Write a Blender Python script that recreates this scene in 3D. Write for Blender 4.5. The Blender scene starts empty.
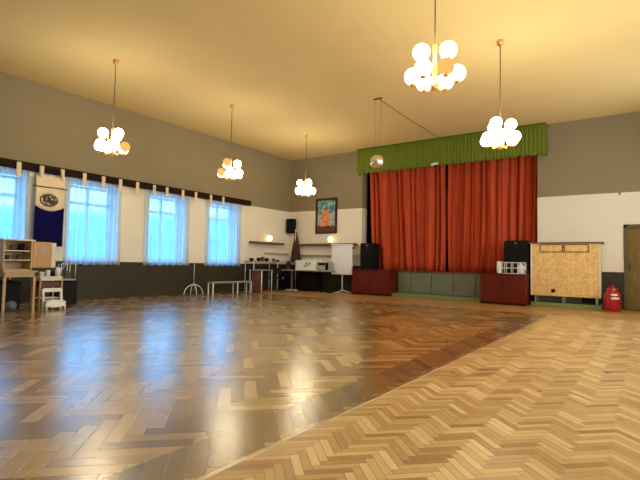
import bpy, bmesh, math, random
from mathutils import Vector, Matrix
random.seed(7)
S = bpy.context.scene
COL = S.collection
PI = math.pi
XL, YB, H = -11.07, 13.67, 4.89        # left wall, back wall, ceiling height (metres)
XR, YF = 1.3, -2.3                     # right wall, front wall (behind the camera)
BAND = 2.905                           # where the cream paint meets the taupe paint
DADO = 0.92

# ------------------------------------------------------------------ materials
class NT:
    def __init__(s, m):
        m.use_nodes = True
        s.t = m.node_tree; s.t.nodes.clear()
        s.out = s.t.nodes.new('ShaderNodeOutputMaterial')
    def n(s, typ, **kw):
        nd = s.t.nodes.new(typ)
        for k, v in kw.items():
            if k.startswith('i_'):
                nd.inputs[k[2:].replace('_', ' ')].default_value = v
            else:
                setattr(nd, k, v)
        return nd
    def l(s, a, b): s.t.links.new(a, b)
    def m(s, op, a, b=None, c=None):
        nd = s.t.nodes.new('ShaderNodeMath'); nd.operation = op
        for i, v in enumerate((a, b, c)):
            if v is None: continue
            if isinstance(v, (int, float)): nd.inputs[i].default_value = v
            else: s.l(v, nd.inputs[i])
        return nd.outputs[0]
    def mix(s, f, a, b, bt='MIX'):
        nd = s.t.nodes.new('ShaderNodeMix'); nd.data_type = 'RGBA'; nd.blend_type = bt
        for sock, v in ((nd.inputs['Factor'], f), (nd.inputs['A'], a), (nd.inputs['B'], b)):
            if isinstance(v, (int, float)): sock.default_value = v
            elif isinstance(v, (tuple, list)): sock.default_value = tuple(v) + ((1,) if len(v) == 3 else ())
            else: s.l(v, sock)
        return nd.outputs['Result']
    def obj(s):
        return s.n('ShaderNodeTexCoord').outputs['Object']
    def xyz(s, v=None):
        sp = s.n('ShaderNodeSeparateXYZ'); s.l(v if v is not None else s.obj(), sp.inputs[0]); return sp.outputs
    def noise(s, scale, detail=3, rough=.55, vec=None, dist=0):
        nd = s.n('ShaderNodeTexNoise'); nd.inputs['Scale'].default_value = scale
        nd.inputs['Detail'].default_value = detail; nd.inputs['Roughness'].default_value = rough
        nd.inputs['Distortion'].default_value = dist
        s.l(vec if vec is not None else s.obj(), nd.inputs['Vector']); return nd.outputs['Fac']
    def ramp(s, f, stops, interp='LINEAR'):
        r = s.n('ShaderNodeValToRGB'); cr = r.color_ramp; cr.interpolation = interp
        while len(cr.elements) < len(stops): cr.elements.new(0.5)
        for e, (p, c) in zip(cr.elements, stops):
            e.position = p; e.color = tuple(c) + (1,)
        s.l(f, r.inputs[0]); return r.outputs[0]
    def bsdf(s, col, rough=.6, metal=0, spec=.5, coat=0, bump=None, bs=.2, bd=.01):
        b = s.n('ShaderNodeBsdfPrincipled')
        for k, v in (('Base Color', col), ('Roughness', rough), ('Metallic', metal), ('Specular IOR Level', spec), ('Coat Weight', coat)):
            if isinstance(v, (int, float)): b.inputs[k].default_value = v
            elif isinstance(v, (tuple, list)): b.inputs[k].default_value = tuple(v) + (1,)
            else: s.l(v, b.inputs[k])
        if bump is not None:
            bp = s.n('ShaderNodeBump'); bp.inputs['Strength'].default_value = bs; bp.inputs['Distance'].default_value = bd
            s.l(bump, bp.inputs['Height']); s.l(bp.outputs[0], b.inputs['Normal'])
        s.l(b.outputs[0], s.out.inputs[0]); return b

def plain(name, col, rough=.6, metal=0, var=.12, scale=8, spec=.5, coat=0, bs=.1):
    m = bpy.data.materials.new(name); t = NT(m)
    n = t.noise(scale, 4)
    c = t.mix(n, tuple(x*(1-var) for x in col), tuple(min(1, x*(1+var)) for x in col))
    t.bsdf(c, rough, metal, spec, coat, bump=n if bs else None, bs=bs)
    return m

def wood(name, dark, light, rough=.4, axis=2, scale=3, coat=0.0, spec=.5):
    m = bpy.data.materials.new(name); t = NT(m)
    mp = t.n('ShaderNodeMapping'); t.l(t.obj(), mp.inputs[0])
    sc = [14, 14, 14]; sc[axis] = 1.2; mp.inputs['Scale'].default_value = sc
    n = t.noise(scale, 5, .6, mp.outputs[0], .6)
    c = t.ramp(n, [(.3, dark), (.7, light)])
    t.bsdf(c, rough, coat=coat, bump=n, bs=.08, spec=spec)
    return m

def wall_paint(name):
    m = bpy.data.materials.new(name); t = NT(m)
    x = t.xyz()
    n = t.noise(1.3, 4); n2 = t.noise(30, 3)
    up = t.mix(n, (.25, .205, .125), (.29, .24, .15))
    mid = t.mix(n, (.74, .69, .57), (.82, .77, .66))
    low = t.mix(n, (.018, .015, .005), (.032, .026, .010))
    wob = t.m('MULTIPLY', t.m('SUBTRACT', t.noise(3, 2), .5), .015)
    z = t.m('ADD', x[2], wob)
    a = t.mix(t.m('GREATER_THAN', z, BAND), mid, up)
    b = t.mix(t.m('GREATER_THAN', x[2], DADO), low, a)
    r = t.m('ADD', t.m('MULTIPLY', t.m('GREATER_THAN', x[2], DADO), .25), .6)
    t.bsdf(b, r, bump=n2, bs=.12, bd=.004)
    return m

def parquet(name, W, n, ramp, rough, coat, band=None, wear=.5, ior=1.5, xoff=0.0):
    """herringbone, rows running along y; W = stave width, n = length / width"""
    m = bpy.data.materials.new(name); t = NT(m)
    x = t.xyz()
    k = 1/math.sqrt(2)/W
    xs = t.m('ADD', x[0], xoff)
    u = t.m('MULTIPLY', t.m('ADD', xs, x[1]), k)
    v = t.m('MULTIPLY', t.m('SUBTRACT', x[1], xs), k)
    i = t.m('FLOOR', u); j = t.m('FLOOR', v)
    kk = t.m('FLOOR', t.m('FLOORED_MODULO', t.m('ADD', t.m('SUBTRACT', i, j), .5), 2*n))
    hor = t.m('LESS_THAN', kk, n-.5)
    # plank origin cell
    hi = t.m('SUBTRACT', i, kk); vj = t.m('ADD', j, t.m('SUBTRACT', kk, n))
    nh = t.m('SUBTRACT', 1, hor)
    pi = t.m('ADD', t.m('MULTIPLY', hi, hor), t.m('MULTIPLY', i, nh))
    pj = t.m('ADD', t.m('MULTIPLY', j, hor), t.m('MULTIPLY', vj, nh))
    cmb = t.n('ShaderNodeCombineXYZ'); t.l(pi, cmb.inputs[0]); t.l(pj, cmb.inputs[1]); t.l(t.m('MULTIPLY', hor, 3.3), cmb.inputs[2])
    wn = t.n('ShaderNodeTexWhiteNoise'); wn.noise_dimensions = '3D'; t.l(cmb.outputs[0], wn.inputs['Vector'])
    rnd = wn.outputs['Value']
    # along / across
    du = t.m('SUBTRACT', u, pi); dv = t.m('SUBTRACT', v, pj)
    dv2 = t.m('SUBTRACT', t.m('SUBTRACT', v, vj), 1)       # vertical stave spans vj-n+1 .. vj+1
    al = t.m('ADD', t.m('MULTIPLY', t.m('SUBTRACT', u, hi), hor), t.m('MULTIPLY', t.m('ADD', dv2, n), nh))
    ac = t.m('ADD', t.m('MULTIPLY', t.m('SUBTRACT', v, j), hor), t.m('MULTIPLY', t.m('SUBTRACT', u, i), nh))
    e1 = t.m('MINIMUM', ac, t.m('SUBTRACT', 1, ac)); e2 = t.m('MINIMUM', al, t.m('SUBTRACT', n, al))
    edge = t.m('MINIMUM', e1, e2)
    gap = t.m('SUBTRACT', 1, t.m('MINIMUM', t.m('DIVIDE', edge, .045), 1))
    g = t.n('ShaderNodeCombineXYZ'); t.l(t.m('MULTIPLY', al, W*2.5), g.inputs[0]); t.l(t.m('MULTIPLY', ac, W*40), g.inputs[1]); t.l(t.m('MULTIPLY', rnd, 40), g.inputs[2])
    grain = t.noise(1.6, 4, .6, g.outputs[0], .8)
    f = t.m('ADD', t.m('MULTIPLY', rnd, .72), t.m('MULTIPLY', grain, .28))
    f = t.m('ADD', f, t.m('MULTIPLY', t.m('SUBTRACT', hor, .5), -.14))
    c = t.ramp(f, ramp)
    worn = t.noise(.55, 4, .6)
    c = t.mix(t.m('MULTIPLY', t.m('SUBTRACT', worn, .35), wear), c, (.34, .27, .17), 'MULTIPLY')
    if band:
        bz = t.m('MULTIPLY', t.m('GREATER_THAN', x[0], band), nh)
        c = t.mix(t.m('MULTIPLY', bz, t.m('ADD', t.m('MULTIPLY', rnd, .7), .25)), c, (.05, .04, .02))
    c = t.mix(t.m('MULTIPLY', gap, .8), c, (.03, .018, .008))
    # each stave sits at its own slight tilt; big soft waves of worn varnish
    h1 = t.m('MULTIPLY', t.m('MULTIPLY', t.m('SUBTRACT', rnd, .5), ac), W*.012)
    h2 = t.m('MULTIPLY', gap, -.0012)
    h3 = t.m('MULTIPLY', t.noise(2.2, 2), .0035)
    h = t.m('ADD', t.m('ADD', h1, h2), h3)
    rr = t.m('ADD', t.m('MULTIPLY', t.noise(1.1, 3), .22), t.m('ADD', t.m('MULTIPLY', rnd, .10), rough-.15))
    b = t.bsdf(c, rr, coat=0, spec=.5)
    b.inputs['Coat Weight'].default_value = coat; b.inputs['Coat Roughness'].default_value = rough; b.inputs['Coat IOR'].default_value = ior
    bp = t.n('ShaderNodeBump'); bp.inputs['Strength'].default_value = 1; bp.inputs['Distance'].default_value = 1
    t.l(h, bp.inputs['Height']); t.l(bp.outputs[0], b.inputs['Normal'])
    return m

def boards(name):
    m = bpy.data.materials.new(name); t = NT(m)
    x = t.xyz()
    row = t.m('FLOOR', t.m('DIVIDE', x[1], .1)); col = t.m('FLOOR', t.m('ADD', t.m('DIVIDE', x[0], .5), t.m('MULTIPLY', row, .5)))
    cm = t.n('ShaderNodeCombineXYZ'); t.l(row, cm.inputs[0]); t.l(col, cm.inputs[1])
    wn = t.n('ShaderNodeTexWhiteNoise'); t.l(cm.outputs[0], wn.inputs['Vector'])
    c = t.ramp(wn.outputs['Value'], [(0, (.34, .17, .05)), (1, (.56, .32, .11))])
    t.bsdf(c, .3)
    return m

def emit(name, col, st):
    m = bpy.data.materials.new(name); t = NT(m)
    e = t.n('ShaderNodeEmission'); e.inputs[0].default_value = col + (1,); e.inputs[1].default_value = st
    t.l(e.outputs[0], t.out.inputs[0]); return m

def voile(name):
    m = bpy.data.materials.new(name); t = NT(m)
    x = t.xyz()
    st = t.noise(1, 3, .5, (lambda mp: (t.l(t.obj(), mp.inputs[0]), setattr(mp.inputs['Scale'], 'default_value', (1, 22, .4)), mp.outputs[0])[2])(t.n('ShaderNodeMapping')))
    tr = t.n('ShaderNodeBsdfTranslucent'); tr.inputs[0].default_value = (.80, .93, 1, 1)
    tp = t.n('ShaderNodeBsdfTransparent'); tp.inputs[0].default_value = (.9, .96, 1, 1)
    df = t.n('ShaderNodeBsdfDiffuse'); df.inputs[0].default_value = (.8, .85, .9, 1)
    a = t.n('ShaderNodeMixShader'); t.l(t.m('ADD', t.m('MULTIPLY', st, -.6), .66), a.inputs[0]); t.l(tr.outputs[0], a.inputs[1]); t.l(tp.outputs[0], a.inputs[2])
    b = t.n('ShaderNodeMixShader'); b.inputs[0].default_value = .05; t.l(a.outputs[0], b.inputs[1]); t.l(df.outputs[0], b.inputs[2])
    t.l(b.outputs[0], t.out.inputs[0]); return m

def glass(name):
    m = bpy.data.materials.new(name); t = NT(m)
    tp = t.n('ShaderNodeBsdfTransparent'); tp.inputs[0].default_value = (.93, .97, 1, 1)
    gl = t.n('ShaderNodeBsdfGlossy'); gl.inputs['Roughness'].default_value = .02
    a = t.n('ShaderNodeMixShader'); a.inputs[0].default_value = .06
    t.l(tp.outputs[0], a.inputs[1]); t.l(gl.outputs[0], a.inputs[2]); t.l(a.outputs[0], t.out.inputs[0]); return m

def velvet(name, lo, hi):
    m = bpy.data.materials.new(name); t = NT(m)
    n = t.noise(4, 4)
    mp = t.n('ShaderNodeMapping'); t.l(t.obj(), mp.inputs[0]); mp.inputs['Scale'].default_value = (9, 1, .25)
    n2 = t.noise(1.5, 3, .5, mp.outputs[0])
    c = t.mix(t.m('ADD', t.m('MULTIPLY', n, .3), t.m('MULTIPLY', n2, .7)), lo, hi)
    b = t.bsdf(c, .75, bump=n2, bs=.3, bd=.02)
    b.inputs['Sheen Weight'].default_value = .25; b.inputs['Sheen Tint'].default_value = tuple(hi)+(1,)
    return m

def stone(name):
    """tan speckled slabs, joints follow the panel layout (object x / z)"""
    m = bpy.data.materials.new(name); t = NT(m)
    x = t.xyz()
    n = t.noise(16, 5, .7); n2 = t.noise(3, 3)
    c = t.ramp(n, [(.32, (.55, .29, .075)), (.5, (.76, .47, .15)), (.68, (.90, .64, .27))])
    c = t.mix(t.m('MULTIPLY', n2, .35), c, (.85, .62, .34))
    def line(v, at, w):
        return t.m('LESS_THAN', t.m('ABSOLUTE', t.m('SUBTRACT', v, at)), w)
    tot = None
    upper = t.m('GREATER_THAN', x[2], .93)
    for a in (-.55, -.30, -.05, .20, .45):
        g = t.m('MULTIPLY', line(x[0], a, .007), upper); tot = g if tot is None else t.m('MAXIMUM', tot, g)
    for a in (-.35, .10, .58):
        g = t.m('MULTIPLY', line(x[0], a, .006), t.m('SUBTRACT', 1, upper)); tot = t.m('MAXIMUM', tot, g)
    for a in (.93, .62): tot = t.m('MAXIMUM', tot, line(x[2], a, .005))
    c = t.mix(t.m('MULTIPLY', tot, .55), c, (.86, .74, .5))
    t.bsdf(c, .45, bump=t.m('SUBTRACT', n, tot), bs=.15, bd=.006)
    return m

def picture_art(name):
    """abstract painting: orange tower shape, teal sky, dark foot (object y,z -> local x,z)"""
    m = bpy.data.materials.new(name); t = NT(m)
    x = t.xyz()
    n = t.noise(7, 4, .6)
    X = t.m('ADD', x[0], t.m('MULTIPLY', t.m('SUBTRACT', n, .5), .25)); Z = t.m('ADD', x[2], t.m('MULTIPLY', t.m('SUBTRACT', t.noise(9, 3), .5), .2))
    sky = t.ramp(t.noise(6, 5, .7), [(.35, (.03, .07, .12)), (.5, (.10, .32, .30)), (.62, (.55, .68, .66)), (.7, (.15, .30, .42))])
    body = t.ramp(t.noise(12, 4, .7), [(.3, (.35, .07, .02)), (.5, (.78, .25, .07)), (.7, (.9, .55, .25))])
    grey = t.ramp(t.noise(8, 4, .7), [(.35, (.16, .19, .2)), (.6, (.55, .58, .55))])
    foot = t.ramp(t.noise(14, 3), [(.4, (.05, .012, .012)), (.7, (.25, .06, .03))])
    c = t.mix(t.m('LESS_THAN', Z, .05), sky, grey)
    inb = t.m('MULTIPLY', t.m('LESS_THAN', t.m('ABSOLUTE', t.m('ADD', X, .03)), .17), t.m('LESS_THAN', Z, .2))
    c = t.mix(inb, c, body)
    c = t.mix(t.m('LESS_THAN', Z, -.36), c, foot)
    t.bsdf(c, .35); return m

def emblem_mat(name):
    m = bpy.data.materials.new(name); t = NT(m)
    n = t.noise(17, 3, .6)
    t.bsdf(t.ramp(n, [(.44, (.035, .028, .02)), (.5, (.10, .08, .06)), (.58, (.62, .52, .38))], 'CONSTANT'), .8)
    return m

M = dict(
    wall=wall_paint('painted plaster'),
    ceil=plain('ceiling paint', (.75, .575, .26), .85, var=.05, scale=.8, bs=.05),
    floorL=parquet('old parquet', .096, 5, [(0, (.13, .062, .014)), (.3, (.30, .165, .036)), (.6, (.46, .275, .065)), (1, (.64, .42, .13))], .25, 1.0, band=-2.04, wear=.5, ior=1.8, xoff=-.357),
    floorR=parquet('oak parquet', .047, 5, [(0, (.28, .15, .045)), (.25, (.42, .25, .085)), (.7, (.60, .385, .155)), (1, (.74, .52, .25))], .34, .15, wear=.15),
    boards=boards('border boards'),
    steel=plain('metal strip', (.62, .55, .42), .3, 1),
    darkwood=wood('dark rail wood', (.008, .002, .001), (.022, .008, .004), .7, axis=1, spec=.15),
    frame=plain('white painted window wood', (.75, .78, .8), .5),
    voile=voile('sheer voile'), glass=glass('window glass'),
    red=velvet('red velvet', (.22, .008, .003), (.70, .095, .012)),
    green=velvet('green pelmet cloth', (.09, .13, .002), (.15, .20, .004)),
    mahog=wood('mahogany', (.075, .006, .002), (.16, .018, .006), .55, axis=0, spec=.2),
    sage=plain('sage painted panel', (.15, .165, .115), .5, var=.25, scale=6),
    sagetrim=plain('sage batten', (.065, .075, .05), .5),
    plinth=plain('light green plinth paint', (.19, .235, .085), .5, var=.2),
    stone=stone('tan stone slabs'), topwood=wood('brown top', (.10, .05, .02), (.28, .15, .07), axis=0),
    black=plain('black plastic', (.005, .005, .006), .6, spec=.2), grille=plain('speaker grille', (.008, .008, .009), .8, scale=80, bs=.5, spec=.15),
    doorm=wood('olive door', (.16, .095, .025), (.26, .17, .05), .6, spec=.2), doorf=plain('door frame paint', (.10, .085, .035), .5),
    redpaint=plain('red enamel', (.40, .007, .010), .35, coat=.3), white=plain('white paint', (.82, .82, .78), .5, var=.04),
    offwhite=plain('off white laminate', (.70, .66, .56), .5), chrome=plain('grey metal', (.55, .55, .56), .3, .9),
    whitemetal=plain('white enamelled tube', (.78, .78, .76), .35), brass=plain('brass', (.85, .42, .14), .3, .6),
    cord=plain('dark cord', (.08, .05, .02), .6),
    globe=emit('lit opal globe', (1, .855, .57), 27.0), dim=emit('weakly lit opal globe', (1, .48, .13), 1.05),
    sconce=emit('lit wall globe', (1, .78, .36), 2.6),
    tablew=wood('light table wood', (.42, .26, .12), (.62, .44, .23), .4, axis=0), honey=wood('honey pine', (.40, .20, .06), (.60, .34, .12), .4),
    greytop=plain('grey laminate', (.36, .34, .30), .4), paper=plain('paper', (.86, .84, .78), .7, var=.03),
    navy=plain('navy cloth', (.004, .004, .065), .9, spec=.1), cream=plain('cream cloth', (.74, .62, .42), .85),
    emblem=emblem_mat('printed emblem'), art=picture_art('abstract painting'), pframe=wood('dark picture frame', (.02, .005, .004), (.07, .02, .014), .4),
    maroon=velvet('maroon cloth', (.035, .008, .008), (.10, .03, .024)), leaf=plain('dark leaf', (.03, .035, .015), .6), pot=plain('brown pot', (.12, .05, .03), .6),
    shelfwood=wood('brown shelf wood', (.11, .035, .012), (.22, .085, .03), .5, axis=0), ledge=wood('pale ledge wood', (.34, .25, .14), (.5, .4, .26), .5, axis=0),
    mirror=plain('mirror facet', (.9, .9, .85), .22, 1, bs=0), seat=plain('dark seat pad', (.018, .012, .010), .8, spec=.2), ink=plain('black ink', (.02, .02, .02), .7),
    screen=plain('white board film', (.80, .82, .84), .4, var=.02), bag=plain('grey plastic sack', (.14, .17, .22), .35, var=.5, scale=14),
)

# ------------------------------------------------------------------ geometry helpers
class MB:
    def __init__(s): s.v = []; s.f = []; s.sm = []
    def add(s, vs, fs, smooth=False, mat=None):
        o = len(s.v)
        s.v += [tuple(mat @ Vector(p)) if mat else tuple(p) for p in vs]
        s.f += [tuple(i+o for i in f) for f in fs]; s.sm += [smooth]*len(fs); return s
    def box(s, x0, x1, y0, y1, z0, z1, b=0.0, mat=None):
        x0, x1 = sorted((x0, x1)); y0, y1 = sorted((y0, y1)); z0, z1 = sorted((z0, z1))
        bm = bmesh.new(); bmesh.ops.create_cube(bm, size=1)
        for v in bm.verts: v.co = Vector(((x0+x1)/2+v.co.x*(x1-x0), (y0+y1)/2+v.co.y*(y1-y0), (z0+z1)/2+v.co.z*(z1-z0)))
        if b > 0:
            b = min(b, .45*min(x1-x0, y1-y0, z1-z0))
            bmesh.ops.bevel(bm, geom=bm.edges[:], offset=b, segments=2, affect='EDGES')
        bm.verts.index_update()
        s.add([v.co.copy() for v in bm.verts], [[v.index for v in f.verts] for f in bm.faces], False, mat); bm.free(); return s
    def tube(s, pts, r, n=10, closed=False):
        P = [Vector(p) for p in pts]; R = r if isinstance(r, (list, tuple)) else [r]*len(P)
        vs = []; fs = []; prev = None
        for i, p in enumerate(P):
            if closed: d = (P[(i+1) % len(P)]-P[i-1]).normalized()
            else: d = (P[min(i+1, len(P)-1)]-P[max(i-1, 0)]).normalized()
            a = prev if prev is not None else (Vector((0, 0, 1)) if abs(d.z) < .9 else Vector((1, 0, 0)))
            u = (a-d*a.dot(d)).normalized(); w = d.cross(u); prev = u
            for k in range(n):
                t = 2*PI*k/n; vs.append(p+(u*math.cos(t)+w*math.sin(t))*R[i])
        m = len(P)
        for i in range(m if closed else m-1):
            for k in range(n):
                a = i*n+k; b = i*n+(k+1) % n; c = ((i+1) % m)*n+(k+1) % n; d = ((i+1) % m)*n+k
                fs.append((a, b, c, d))
        if not closed:
            fs.append(tuple(range(n))[::-1]); fs.append(tuple((m-1)*n+k for k in range(n)))
        return s.add(vs, fs, True)
    def lathe(s, prof, c=(0, 0, 0), n=24):
        vs = []; fs = []
        for r, z in prof:
            for k in range(n):
                t = 2*PI*k/n; vs.append((c[0]+r*math.cos(t), c[1]+r*math.sin(t), c[2]+z))
        for i in range(len(prof)-1):
            for k in range(n): fs.append((i*n+k, i*n+(k+1) % n, (i+1)*n+(k+1) % n, (i+1)*n+k))
        fs.append(tuple(range(n))[::-1]); fs.append(tuple((len(prof)-1)*n+k for k in range(n)))
        return s.add(vs, fs, True)
    def ball(s, c, r, nu=20, nv=12, sq=1.0, smooth=True):
        vs = [(c[0], c[1], c[2]-r*sq)]; fs = []
        for i in range(1, nv):
            a = -PI/2+PI*i/nv
            for k in range(nu):
                t = 2*PI*k/nu; vs.append((c[0]+r*math.cos(a)*math.cos(t), c[1]+r*math.cos(a)*math.sin(t), c[2]+r*sq*math.sin(a)))
        vs.append((c[0], c[1], c[2]+r*sq)); T = len(vs)-1
        for k in range(nu):
            fs.append((0, 1+(k+1) % nu, 1+k)); fs.append((T, T-nu+k, T-nu+(k+1) % nu))
        for i in range(nv-2):
            for k in range(nu): fs.append((1+i*nu+k, 1+i*nu+(k+1) % nu, 1+(i+1)*nu+(k+1) % nu, 1+(i+1)*nu+k))
        return s.add(vs, fs, smooth)
    def grid(s, fn, nu, nv, smooth=True):
        vs = [fn(i/nu, j/nv) for j in range(nv+1) for i in range(nu+1)]
        fs = [(j*(nu+1)+i, j*(nu+1)+i+1, (j+1)*(nu+1)+i+1, (j+1)*(nu+1)+i) for j in range(nv) for i in range(nu)]
        return s.add(vs, fs, smooth)
    def build(s, name, mat, parent=None):
        """vertices are given in the frame of the room; the mesh sits in its parent's frame"""
        me = bpy.data.meshes.new(name)
        off = Vector((0, 0, 0)); p = parent
        while p is not None: off = off + p.location; p = p.parent
        me.from_pydata([tuple(Vector(v)-off) for v in s.v], [], s.f); me.polygons.foreach_set('use_smooth', s.sm)
        me.materials.append(M[mat]); me.update()
        bm = bmesh.new(); bm.from_mesh(me); bmesh.ops.recalc_face_normals(bm, faces=bm.faces[:]); bm.to_mesh(me); bm.free()
        o = bpy.data.objects.new(name, me); COL.objects.link(o)
        if parent: o.parent = parent
        return o

def tag(o, label=None, cat=None, group=None, kind=None):
    if label: o['label'] = label
    if cat: o['category'] = cat
    if group: o['group'] = group
    if kind: o['kind'] = kind
    return o
def thing(name, loc, label, cat, group=None):
    o = bpy.data.objects.new(name, None); COL.objects.link(o); o.location = loc
    o.empty_display_size = .1
    return tag(o, label, cat, group)
def copy_tree(o, parent=None):
    c = o.copy(); COL.objects.link(c); c.parent = parent
    for ch in list(o.children): copy_tree(ch, c)
    return c
def struct(mb, name, mat, label=None, parent=None):
    o = mb.build(name, mat, parent)
    if not parent: o['kind'] = 'structure'
    if label: o['label'] = label
    return o

# ------------------------------------------------------------------ the room
SEAM, BORD = -1.675, 10.87
struct(MB().box(XL-.4, SEAM, YF-.3, BORD, -.1, 0), 'floor', 'floorL', 'old glossy brown herringbone parquet left of the metal strip')
struct(MB().box(SEAM, XR+.3, YF-.3, BORD, -.1, 0), 'floor', 'floorR', 'pale oak herringbone parquet right of the metal strip')
struct(MB().box(XL-.4, XR+.3, BORD, YB+.5, -.1, 0), 'floor', 'boards', 'straight boarded parquet border in front of the stage')
struct(MB().box(SEAM-.014, SEAM+.014, YF, BORD, 0, .004, .001), 'trim_1', 'steel', 'thin metal strip between old and new parquet')
struct(MB().box(XL-.5, XR+.3, YF-.3, YB+2.6, H, H+.15), 'ceiling', 'ceil', 'plain yellowish ceiling')

WINS = [1.18, 3.31, 5.44, 7.57, 9.70]; WW = 1.17; WZ0, WZ1 = .93, 2.80  # first window is out of view, added for its daylight
def wall_left():
    b = MB(); y = YF-.3
    for w in WINS:
        b.box(XL-.42, XL, y, w, 0, H); b.box(XL-.42, XL, w, w+WW, 0, WZ0); b.box(XL-.42, XL, w, w+WW, WZ1, H); y = w+WW
    b.box(XL-.42, XL, y, YB+.4, 0, H); return b
struct(wall_left(), 'wall_left', 'wall', 'left wall, taupe above, cream below, dark dado')
SX0, SX1, SZ0, SZ1 = -7.93, -2.42, .70, 4.45
b = MB(); b.box(XL, SX0, YB, YB+.35, 0, H); b.box(SX1, -.46, YB, YB+.35, 0, H); b.box(.46, XR, YB, YB+.35, 0, H)
b.box(SX0, SX1, YB, YB+.35, 0, SZ0); b.box(SX0, SX1, YB, YB+.35, SZ1, H); b.box(-.46, .46, YB, YB+.35, 2.09, H)
struct(b, 'wall_back', 'wall', 'back wall with the stage opening and door')
ADDED_RW = [0.4, 3.6, 6.8, 10.0]; RL = 2.1; RZ0, RZ1 = 1.0, 4.0  # unseen right-wall windows, added to bring daylight to the right end
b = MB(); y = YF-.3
for w in ADDED_RW:
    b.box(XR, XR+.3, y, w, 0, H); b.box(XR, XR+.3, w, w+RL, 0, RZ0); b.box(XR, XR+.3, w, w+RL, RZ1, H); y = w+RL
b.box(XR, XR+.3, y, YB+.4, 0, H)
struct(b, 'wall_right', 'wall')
struct(MB().box(XL, XR, YF-.3, YF, 0, H), 'wall_front', 'wall')
b = MB(); b.box(SX0-.2, SX1+.2, YB+2.3, YB+2.5, 0, H); b.box(SX0-.3, SX0-.1, YB+.35, YB+2.5, 0, H); b.box(SX1+.1, SX1+.3, YB+.35, YB+2.5, 0, H)
struct(b, 'wall_stage', 'black')

# windows in the left wall
for k, w in enumerate(WINS):
    x = XL-.33; y0, y1 = w+.02, w+WW-.02; z0, z1 = WZ0+.03, WZ1-.03
    f = MB(); t = .06
    for (a, c, d, e) in ((y0, y1, z0, z0+t), (y0, y1, z1-t, z1), (y0, y0+t, z0, z1), (y1-t, y1, z0, z1), (y0, y1, 2.30, 2.38), ((y0+y1)/2-.035, (y0+y1)/2+.035, z0, z1)):
        f.box(x-.03, x+.03, a, c, d, e, .006)
    for q in (0, 1):   # casement bars
        m = (y0+y1)/2; ya, yb = (y0+t, m-.035) if q == 0 else (m+.035, y1-t)
        f.box(x-.015, x+.02, ya, yb, 1.62, 1.65)
    fo = struct(f, 'window_%d' % (k+1), 'frame')
    MB().box(x-.004, x+.004, y0+t*.5, y1-t*.5, z0+t*.5, z1-t*.5).build('pane', 'glass', fo)
    MB().box(XL-.40, XL-.005, w+.002, w+WW-.002, WZ0, WZ0+.025, .005).build('window_sill', 'frame', fo)

for k, w in enumerate(ADDED_RW):  # frames and panes of the added right-wall windows
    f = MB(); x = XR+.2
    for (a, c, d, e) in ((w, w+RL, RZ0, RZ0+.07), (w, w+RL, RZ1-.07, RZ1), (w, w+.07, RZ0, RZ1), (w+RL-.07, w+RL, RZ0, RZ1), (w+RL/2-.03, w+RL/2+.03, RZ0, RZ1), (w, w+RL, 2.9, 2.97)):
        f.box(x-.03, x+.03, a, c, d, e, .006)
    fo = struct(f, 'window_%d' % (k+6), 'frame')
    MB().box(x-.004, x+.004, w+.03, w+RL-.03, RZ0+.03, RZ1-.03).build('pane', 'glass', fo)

# door (brown olive) in the back wall
struct(MB().box(-.6, .6, YB+.36, YB+.5, 0, 2.3), 'wall_light_block', 'black')  # unseen black box added behind the door to block sky light
dr = struct(MB().box(-.40, .40, YB+.04, YB+.09, .01, 2.03, .004), 'door_1', 'doorm', 'olive brown door at the right end of the back wall')
b = MB(); b.box(-.46, -.39, YB-.025, YB+.12, 0, 2.10, .006); b.box(.39, .46, YB-.025, YB+.12, 0, 2.10, .006); b.box(-.46, .46, YB-.025, YB+.12, 2.02, 2.10, .006)
b.build('door_frame', 'doorf', dr)
b = MB(); b.box(-.37, -.33, YB+.03, YB+.042, .95, 1.15); b.tube([(-.35, YB+.04, 1.06), (-.35, YB-.02, 1.06), (-.24, YB-.02, 1.06)], .009)
b.build('door_handle', 'cord', dr)
for zz, ww in ((.25, .7), (1.2, .7)):
    MB().box(-.29, .29, YB+.03, YB+.043, zz, zz+ww, .01).build('door_panel', 'doorm', dr)

# ------------------------------------------------------------------ stage
F = YB-.12
st = MB(); st.box(SX0+.01, SX1-.01, YB+.01, YB+2.29, .70, .80)
struct(st, 'floor', 'shelfwood', 'stage floor behind the red curtains')
sf = MB().box(-6.52, -3.70, F+.03, YB+.005, .10, .77)
so = struct(sf, 'wall_stage_front', 'sage', 'sage green panelled front of the stage')
PX = [-6.50, -6.05, -5.38, -4.71, -4.04, -3.70]
for a, c in zip(PX, PX[1:]):
    MB().box(a+.015, c-.015, F, F+.04, .13, .74, .006).build('panel', 'sage', so)
MB().box(-6.52, -3.70, F-.03, YB+.3, .77, .805, .006).build('stage_edge', 'shelfwood', so)
b = MB(); b.box(-6.6, -3.70, 13.22, F+.1, 0, .10, .008)
struct(b, 'trim_2', 'plinth', 'low light green plinth along the stage front')
struct(MB().box(-2.50, -.90, 13.16, YB, 0, .10, .008), 'trim_3', 'plinth', 'low light green plinth under the tan heater cabinet')

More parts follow.
